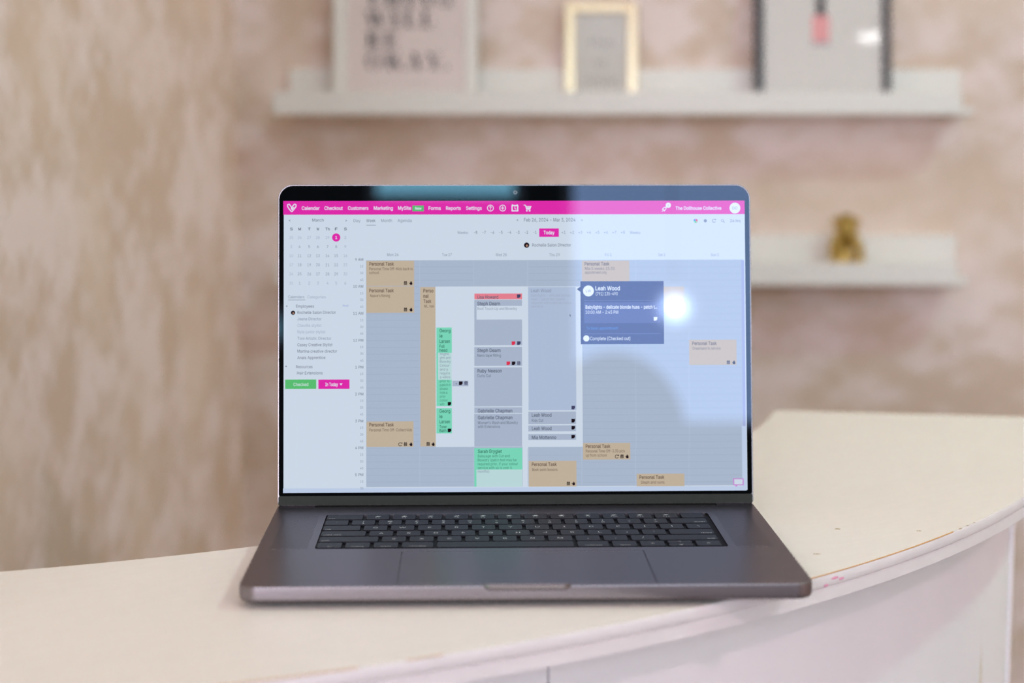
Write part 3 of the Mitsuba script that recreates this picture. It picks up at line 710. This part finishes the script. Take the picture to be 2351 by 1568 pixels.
UI_ICONS = [
    ('heart',-167.4,223.1,3.6,'white'), ('help',-18.5,222.8,2.5,'white'), ('plus',-9.3,222.8,2.5,'white'),
    ('clock',-0.1,222.8,2.5,'white'), ('cart',9.4,222.7,2.6,'white'), ('rocket',112.9,222.0,2.3,'white'),
    ('disc',115.6,224.8,2.0,'white'), ('disc',166.0,222.6,4.1,'white'), ('wheel',136.2,213.0,1.6,'x'),
    ('disc',143.5,213.0,1.2,'grey'), ('refresh',150.1,213.0,1.6,'grey'), ('search',156.7,213.0,1.6,'grey'),
    ('face',8.6,194.8,2.0,'x'), ('pinkdisc',-134.2,200.8,3.1,'pink'), ('tri',-171.1,149.3,0.7,'ink'),
    ('face',-166.4,144.4,1.6,'x'), ('tri',-171.5,104.2,0.7,'ink'), ('tri',-130.6,90.7,1.1,'white'),
    ('cal',-82.4,166.4,1.6,'black'), ('hand',-78.2,166.4,1.6,'black'), ('cal',-82.4,146.5,1.6,'black'),
    ('hand',-78.2,146.5,1.6,'black'), ('cal',-65.7,45.9,1.6,'black'), ('hand',-61.8,45.8,1.6,'black'),
    ('refresh',-86.5,45.8,1.6,'black'), ('cal',-82.6,45.8,1.6,'black'), ('hand',-78.4,45.8,1.6,'black'),
    ('cal',119.5,146.3,1.6,'black'), ('hand',123.8,146.2,1.6,'black'), ('cal',159.9,106.1,1.6,'black'),
    ('hand',164.2,106.1,1.6,'black'), ('refresh',75.4,35.9,1.6,'black'), ('cal',79.3,35.9,1.6,'black'),
    ('hand',83.3,35.9,1.6,'black'), ('cal',39.0,15.9,1.6,'black'), ('hand',43.0,15.9,1.6,'black'),
    ('note',-49.7,75.9,1.5,'black'), ('note',-49.7,56.0,1.6,'black'), ('note',2.5,156.4,1.6,'navy'),
    ('note',-1.6,121.1,1.6,'rednote'), ('note',2.4,121.1,1.6,'navy'), ('note',-5.5,106.0,1.6,'rednote'),
    ('note',-1.6,106.0,1.6,'black'), ('cal',2.3,106.0,1.6,'navy'), ('note',-41.2,91.2,1.6,'black'),
    ('cal',-37.3,91.2,1.6,'navy'), ('note',43.0,72.6,1.6,'navy'), ('cursor',41.1,141.6,1.3,'ink'),
    ('note',42.9,62.8,1.6,'black'), ('note',42.9,57.6,1.6,'black'), ('note',42.8,50.9,1.6,'black'),
    ('arrow',47.7,161.5,2.5,'popup'), ('disc',54.9,160.2,4.1,'white'), ('note',105.3,139.1,1.6,'white'),
    ('disc',53.1,124.5,2.3,'white'), ('chat',166.6,16.1,3.6,'chat'),
]

LAYER = [.00036]


def place_ui(polys, color):
    LAYER[0] += .000004
    return [flat(affinity.scale(p, .001, .001, origin=(0, 0)), LAYER[0]) for p in polys]


def screen_part(name, meshes, color, label=None, kind=None, weight=.01):
    add('laptop__lid__' + name if name == 'display' else 'laptop__display__' + name, xf(joined(meshes), LID), 'mat_glass', emitter=emit(INK[color], weight), label=label, kind=kind)


note('laptop__display', 'lit display with a weekly appointment calendar')
add('laptop__display', xf(joined(place_ui([sbox(-173.4, 10.5, 173.4, 228.3)], 'page')), LID), 'mat_glass', emitter=emit(INK['page'], 1.0))
loose = {}
COLOUR_WORDS = {'beige': 'beige', 'mint': 'mint green', 'pale': 'pale green', 'red': 'red', 'grid2': 'grey', 'grid3': 'blue grey', 'page': 'white'}
lines_h = None
for name, x0, y0, x1, y1, c in UI_AREAS:
    if name in ('hour_line', 'day_line'):
        if lines_h is None:
            LAYER[0] += .000004
            lines_h = LAYER[0]
        loose.setdefault(('ruling', c), []).append(flat(sbox(x0 / 1e3, y0 / 1e3, x1 / 1e3, y1 / 1e3), lines_h))
    else:
        pol = sbox(x0, y0, x1, y1)
        lab = COLOUR_WORDS[c] + ' card in the calendar' if name == 'appointment_card' else None
        screen_part(name, place_ui([pol], c), c, lab)
for (name, c), ms in loose.items():
    screen_part(name, ms, c, 'thin ruled lines of the calendar', 'stuff')
LAYER[0] += .00001
glyphs = {}
for s, x, v, w, h, c, b in UI_TEXT:
    out = []
    put_text(out, s, x / 1e3, v / 1e3 - h / 2e3, w / 1e3, h / 1e3, LAYER[0], b, center=False)
    glyphs.setdefault(c, []).append(out[0])
TEXT_Z = LAYER[0]
LAYER[0] += .00001


def ring(r, w, cx=0, cy=0):
    return Point(cx, cy).buffer(r, quad_segs=10).difference(Point(cx, cy).buffer(r - w, quad_segs=10))


def line(pts, w):
    return LineString(pts).buffer(w / 2, quad_segs=4)


def icon(kind, r):
    """Polygons (shape, colour or None) of a small screen symbol of half-size r about the origin."""
    u = shapely.unary_union
    if kind == 'heart':
        a = line([(-.1, -.75), (-.55, -.25), (-.9, .35), (-.85, .7), (-.55, .8), (-.2, .35), (.05, -.05)], .2)
        b = line([(0, -.8), (.55, -.2), (.9, .35), (.85, .7), (.55, .8), (.2, .4), (-.1, -.15), (.1, -.35), (.4, .1)], .2)
        g = [(u([a, b]), None)]
    elif kind == 'help':
        g = [(u([ring(1, .22), line([(-.25, .3), (0, .5), (.28, .3), (0, 0), (0, -.2)], .2), Point(0, -.5).buffer(.13)]), None)]
    elif kind == 'plus':
        g = [(u([ring(1, .22), line([(-.45, 0), (.45, 0)], .22), line([(0, -.45), (0, .45)], .22)]), None)]
    elif kind == 'clock':
        g = [(u([sbox(-.9, -.9, .9, .8).buffer(.12).difference(sbox(-.68, -.68, .68, .55)), line([(0, .35), (0, -.15), (.3, -.3)], .2), sbox(-.85, .75, -.5, 1.1), sbox(.5, .75, .85, 1.1)]), None)]
    elif kind == 'cart':
        g = [(u([line([(-1, .9), (-.6, .85), (-.3, -.3), (.75, -.3)], .22), line([(-.5, .5), (1, .5), (.75, -.1), (-.35, -.1)], .24), line([(-.4, .2), (.85, .2)], .2), Point(-.2, -.75).buffer(.24), Point(.6, -.75).buffer(.24)]), None)]
    elif kind == 'rocket':
        g = [(u([line([(-.8, -.1), (-.2, .5), (.5, .6), (.35, -.1), (-.2, -.7), (-.35, -.25), (-.8, -.1)], .26), line([(-.9, -.8), (-.6, -.5)], .2)]), None)]
    elif kind in ('disc', 'pinkdisc'):
        g = [(Point(0, 0).buffer(1, quad_segs=14), None)]
    elif kind == 'wheel':
        g = []
        for k, c in enumerate(('rednote', 'chat', 'link', 'mint', 'green', 'beige')):
            a = np.radians([60 * k, 60 * k + 30, 60 * k + 60])
            g.append((Polygon([(0, 0)] + [(math.cos(q), math.sin(q)) for q in a]), c))
    elif kind == 'refresh':
        a = np.radians(np.linspace(40, 330, 16))
        g = [(u([line([(.75 * math.cos(q), .75 * math.sin(q)) for q in a], .26), Polygon([(.3, .4), (1.05, .3), (.9, 1.0)])]), None)]
    elif kind == 'search':
        g = [(u([ring(.65, .2, -.15, .15), line([(.3, -.3), (.85, -.85)], .24)]), None)]
    elif kind == 'face':
        g = [(Point(0, 0).buffer(1, quad_segs=10), 'black'), (Point(.1, -.2).buffer(.42), 'skin')]
    elif kind == 'tri':
        g = [(Polygon([(-1, .6), (1, .6), (0, -.8)]), None)]
    elif kind == 'cal':
        q = sbox(-.72, -.8, .72, .75).difference(sbox(-.5, .2, .5, .36))
        for x in (-.36, 0, .36):
            for y in (-.2, -.5):
                q = q.difference(sbox(x - .1, y - .1, x + .1, y + .1))
        g = [(u([q, sbox(-.5, .7, -.25, 1), sbox(.25, .7, .5, 1)]), None)]
    elif kind == 'hand':
        g = [(u([Point(0, -.25).buffer(.62), line([(-.35, 0), (-.3, .55)], .26), line([(0, 0), (0, .8)], .26), line([(.32, 0), (.32, .6)], .26), line([(-.4, -.3), (-.85, .05)], .26)]), None)]
    elif kind == 'note':
        g = [(Polygon([(-.85, -.85), (.25, -.85), (.85, -.2), (.85, .85), (-.85, .85)]), None)]
    elif kind == 'cursor':
        g = [(Polygon([(-.4, 1), (.55, 0), (.1, 0), (.3, -.6), (.1, -.7), (-.1, -.1), (-.4, -.3)]), None)]
    elif kind == 'arrow':
        g = [(Polygon([(-.6, 0), (.6, .9), (.6, -.9)]), None)]
    elif kind == 'chat':
        o = sbox(-1, -.5, 1, .75).buffer(.1)
        g = [(u([o.difference(sbox(-.88, -.4, .88, .65)), Polygon([(-.7, -.5), (-.1, -.5), (-.5, -.95)])]), None), (sbox(-.88, -.4, .88, .65), 'page')]
    return [(affinity.scale(p, r, r, origin=(0, 0)), c) for p, c in g]


symbols = {}
for k, x, v, r, c in UI_ICONS:
    for i, (p, cc) in enumerate(icon(k, r)):
        p = affinity.scale(affinity.translate(p, x, v), .001, .001, origin=(0, 0))
        under = k in ('disc', 'pinkdisc', 'arrow')
        for g in getattr(p, 'geoms', [p]):
            symbols.setdefault(cc or c, []).append(flat(g, TEXT_Z - .000006 if under else LAYER[0] + .000004 * i))
names = {'white': 'white', 'ink': 'dark grey', 'grey': 'grey', 'faint': 'pale grey', 'brown': 'brown', 'dgreen': 'dark green'}
for c, ms in glyphs.items():
    screen_part('lettering', ms, c, (names[c] + ' lettering on the display') if c in names else 'coloured lettering on the display', 'stuff')
for c, ms in symbols.items():
    screen_part('symbol', ms, c, 'small symbols on the display', 'stuff')

# ------------------------------------------------------------------ picture ledges
mat('ledge', (.80, .785, .755), .45)


def ledge(key, z0, label):
    note(key, label, 'shelf', 'white picture ledges on the back wall')
    x0, x1, yf = -.3965, .7455, 2.965
    add(key + '__back_board', cbox(-.382, .768, BY - .016, BY - .0002, z0 + .0125, z0 + .079, .002), 'mat_ledge')
    add(key + '__bottom_board', cbox(-.382, .768, yf + .0135, BY - .0002, z0 + .0002, z0 + .0125, .0015), 'mat_ledge')
    add(key + '__front_lip', cbox(x0, x1 - .0, yf, yf + .0135, z0, z0 + .0385, .002), 'mat_ledge')


LED_U, LED_L = TABLE + .3185, TABLE + .0345
ledge('picture_ledge', LED_U, 'white picture ledge on the pink wall holding three framed prints')
ledge('picture_ledge_001', LED_L, 'lower white picture ledge beside the laptop with a gold figurine on it')

# ------------------------------------------------------------------ framed prints
mat('frame_white', (.80, .79, .76), .4)
mat('frame_gold', (.70, .54, .35), .24, metallic=1.0)
mat('frame_black', (.012, .018, .016), .3, specular=.6)
mat('board', (.35, .25, .16), .8)


def print_mat(name, c):
    scene['mat_' + name] = {'type': 'plastic', 'diffuse_reflectance': rgb(*c), 'int_ior': 1.4}
    return 'mat_' + name


print_mat('print_pink', (.76, .665, .655))
print_mat('print_grey', (.64, .62, .60))
print_mat('print_cream', (.70, .67, .65))
mat('ink_dark', (.06, .055, .06), .6)
mat('ink_mid', (.30, .28, .28), .6)
mat('ink_pale', (.50, .44, .44), .6)
mat('ink_rose', (.80, .36, .38), .6)
mat('ink_shadow', (.42, .38, .42), .6)


def frame(key, x0, x1, h, bar, depth, yfoot, lean, zf, size, m_bar, m_print, label, category='picture frame'):
    """Frame leaning back on a ledge; returns the matrix of the print's plane (x, up, towards the room)."""
    note(key, label, category, None)
    M = np.eye(4)
    M[:3, 1] = [0, math.sin(lean), math.cos(lean)]
    M[:3, 2] = [0, -math.cos(lean), math.sin(lean)]
    M[:3, :3] *= size
    M[:3, 3] = [0, yfoot, zf]
    b = min(.0015, bar * .2)
    for q in ((x0, x0 + bar, bar * .0, h), (x1 - bar, x1, 0, h), (x0 + bar, x1 - bar, 0, bar), (x0 + bar, x1 - bar, h - bar, h)):
        add(key + '__frame_bar', xf(cbox(q[0], q[1], q[2], q[3], -depth, 0, b), M), m_bar)
    add(key + '__backing', xf(cbox(x0 + .003, x1 - .003, .003, h - .003, -depth - .002, -depth, .0004), M), 'mat_board')
    add(key + '__print', xf(cbox(x0 + bar - .001, x1 - bar + .001, bar - .001, h - bar + .001, -.008, -.0055, .0003), M), m_print)
    return M


ZU = LED_U + .0127


def serif(ch):
    """Capitals of a bold high-contrast serif face, one unit tall; returns (polygon, advance)."""
    hs, th, tk = .06, .08, .27           # slab height, hairline, stem
    st = lambda x, a=0, b=1: sbox(x, a, x + tk, b)
    sl = lambda x, y, w=.16: sbox(x - w, y, x + tk + w, y + hs)
    dg = lambda xa, ya, xb, yb, w: Polygon([(xa, ya), (xa + w, ya), (xb + w, yb), (xb, yb)])
    u = shapely.unary_union
    if ch == 'I':
        return u([st(.14), sl(.14, 0), sl(.14, .95)]), .62
    if ch == 'L':
        return u([st(.14), sl(.14, 0), sl(.14, .95), sbox(.3, 0, .82, .06), sbox(.76, 0, .82, .36)]), .92
    if ch == 'T':
        return u([st(.32), sl(.32, 0), sbox(0, .94, .88, 1), sbox(0, .68, .06, 1), sbox(.82, .68, .88, 1)]), .96
    if ch == 'H':
        return u([st(.12), st(.66), sl(.12, 0, .12), sl(.12, .95, .12), sl(.66, 0, .12), sl(.66, .95, .12), sbox(.3, .47, .7, .54)]), 1.08
    if ch == 'N':
        return u([sbox(.1, 0, .17, 1), sbox(.78, 0, .85, 1), dg(.10, 1, .61, 0, .25), sbox(0, 0, .28, hs), sbox(.66, .95, .96, 1), sbox(0, .95, .2, 1)]), 1.02
    if ch == 'G':
        o = affinity.scale(Point(.5, .5).buffer(.5), .96, 1.04)
        return u([o.difference(affinity.scale(Point(.5, .5).buffer(.43), .62, 1.08)).difference(sbox(.62, .42, 1.1, .74)), sbox(.68, .02, .92, .44), sbox(.58, .40, 1.0, .45)]), 1.08
    if ch == 'O':
        o = affinity.scale(Point(.5, .5).buffer(.5), 1.0, 1.04)
        return o.difference(affinity.scale(Point(.5, .5).buffer(.42), .62, 1.08)), 1.06
    if ch == 'W':
        return u([dg(.02, 1, .34, 0, .24), dg(.62, 1, .40, 0, .07), dg(.50, 1, .82, 0, .24), dg(1.12, 1, .90, 0, .07), sbox(-.08, .95, .38, 1), sbox(.42, .95, .82, 1), sbox(.98, .95, 1.3, 1)]), 1.34
    if ch == 'B':
        b1 = affinity.scale(Point(.45, .74).buffer(.26), 1.25, 1).difference(affinity.scale(Point(.42, .74).buffer(.2), .75, 1))
        b2 = affinity.scale(Point(.48, .26).buffer(.27), 1.3, 1).difference(affinity.scale(Point(.44, .26).buffer(.21), .75, 1))
        return u([st(.12), b1.intersection(sbox(.3, 0, 2, 1)), b2.intersection(sbox(.3, -.1, 2, 1)), sbox(0, 0, .5, hs), sbox(0, .95, .5, 1)]), .96
    if ch == 'E':
        return u([st(.14), sl(.14, 0), sl(.14, .95), sbox(.3, 0, .8, .06), sbox(.3, .94, .78, 1), sbox(.74, 0, .8, .34), sbox(.72, .68, .78, 1), sbox(.3, .47, .6, .53), sbox(.56, .34, .61, .66)]), .92
    if ch == 'K':
        return u([st(.12), sl(.12, 0, .12), sl(.12, .95, .12), dg(.34, .38, .80, .97, .07), dg(.42, .60, .72, 0, .27), sbox(.62, 0, 1.06, hs), sbox(.68, .95, 1.0, 1)]), 1.08
    if ch == 'A':
        return u([dg(.12, 0, .43, 1, .07), dg(.68, 0, .38, 1, .25), sbox(.26, .30, .72, .36), sbox(0, 0, .32, hs), sbox(.56, 0, 1.06, hs)]), 1.06
    if ch == 'Y':
        return u([dg(.02, 1, .38, .42, .25), dg(.86, 1, .56, .45, .07), sbox(.38, 0, .62, .46), sbox(.24, 0, .76, hs), sbox(-.06, .95, .40, 1), sbox(.70, .95, 1.02, 1)]), 1.02
    return Point(.12, .1).buffer(.12), .34


def serif_line(s, x, y, h, space=.08):
    out = []
    for ch in s:
        p, a = serif(ch)
        p = affinity.translate(affinity.scale(p.buffer(0), h, h, origin=(0, 0)), x, y)
        out += list(getattr(p, 'geoms', [p]))
        x += (a + space) * h
    return out


# white frame with a pink print
x0 = -.2990
M = frame('white_picture_frame', x0, -.0575, .330, .0215, .016, 3.0215, .138, ZU, 1.0107, 'mat_frame_white', 'mat_print_pink',
          'tall white frame with a pink lettered print, leftmost on the upper ledge')
words = []
for s, y in (('EVERY', .2058), ('THING', .1707), ('WILL', .1356), ('BE', .1005), ('OKAY.', .0654)):
    words += serif_line(s, x0 + .0540, y, .0274, .16)
add('white_picture_frame__lettering', xf(joined([flat(p, -.00535) for p in words]), M), 'mat_ink_dark', kind='stuff')
small = []
put_text(small, 'everything will be okay in the end', x0 + .055, .0405, .105, .0032, -.00535, 0, center=False)
add('white_picture_frame__small_print', xf(joined(small), M), 'mat_ink_pale', kind='stuff')

# small gold frame
x0 = .0885
M = frame('gold_picture_frame', x0, .2105, .1765, .0175, .014, 3.0455, .10, ZU, 1.0153, 'mat_frame_gold', 'mat_print_grey',
          'small gold frame with a grey print, middle of the upper ledge')
small = []
for s, y, w in (('Time', .104, .046), ('to', .070, .016), ('SHINE', .040, .060)):
    put_text(small, s, x0 + .061 - w / 2, y, w, .0115, -.00535, 0, center=False)
add('gold_picture_frame__lettering', xf(joined(small), M), 'mat_ink_mid', kind='stuff')

# black frame with a nail polish bottle
x0 = .4060
M = frame('black_picture_frame', x0, .6330, .330, .0145, .022, 3.0150, .138, ZU, 1.0085, 'mat_frame_black', 'mat_print_cream',
          'black frame with a nail polish print, rightmost on the upper ledge')
cx = x0 + .1105
pol = {'cap': (Polygon([(cx - .0085, .1555), (cx + .0085, .1555), (cx + .0055, .215), (cx - .0055, .215)]), 'mat_ink_dark'),
       'bottle': (sbox(cx - .0125, .1130, cx + .0125, .1535).buffer(.002), 'mat_ink_rose'),
       'bottle_foot': (sbox(cx - .0135, .1055, cx + .0135, .1105).buffer(.001), 'mat_ink_shadow')}
for k, (p, m) in pol.items():
    add('black_picture_frame__printed_' + k, xf(flat(p, -.00535), M), m)

# ------------------------------------------------------------------ gold figurine

mat('gold', (.58, .42, .13), .30, metallic=1.0)


def blob(balls):
    """One smooth body from hulls of spheres given as chains of (x, y, z, r)."""
    parts = []
    for chain in balls:
        s = [m3.Manifold.sphere(r, 28).translate([x, y, z]) for x, y, z, r in chain]
        if len(s) == 1:
            parts.append(s[0])
        for a, b in zip(s, s[1:]):
            parts.append(m3.Manifold.batch_hull([a, b]))
    m = parts[0]
    for q in parts[1:]:
        m = m + q
    m = from_man(m.refine_to_length(.003))
    m = trimesh.Trimesh(m.vertices, m.faces, process=True)
    return trimesh.smoothing.filter_taubin(m, iterations=12)


note('figurine', 'small shiny gold seated animal figurine on the lower ledge', 'figurine')
fx, fy, fz = .5685, 3.022, LED_L + .0125
shape = [
    [(0, .016, .020, .018), (0, .014, .048, .015), (0, .008, .064, .013)],                 # trunk
    [(0, 0, .080, .0195), (0, .004, .089, .0175)],                                         # head
    [(0, -.015, .076, .010)],                                                              # muzzle
    [(-.0185, .003, .094, .006)], [(.0185, .003, .094, .006)],                             # ears
    [(-.015, .002, .062, .0085), (-.0225, -.006, .046, .0075), (-.021, -.016, .034, .0070)],  # arms on the knees
    [(.015, .002, .062, .0085), (.0225, -.006, .046, .0075), (.021, -.016, .034, .0070)],
    [(-.012, .008, .014, .012), (-.021, -.014, .027, .0085), (-.023, -.019, .0075, .0068), (-.024, -.028, .0062, .0058)],
    [(.012, .008, .014, .012), (.021, -.014, .027, .0085), (.023, -.019, .0075, .0068), (.024, -.028, .0062, .0058)],
]
b = blob(shape)
b.apply_translation([fx, fy, fz - b.bounds[0][2] + .0001])
add('figurine', b, 'mat_gold', smooth=True)
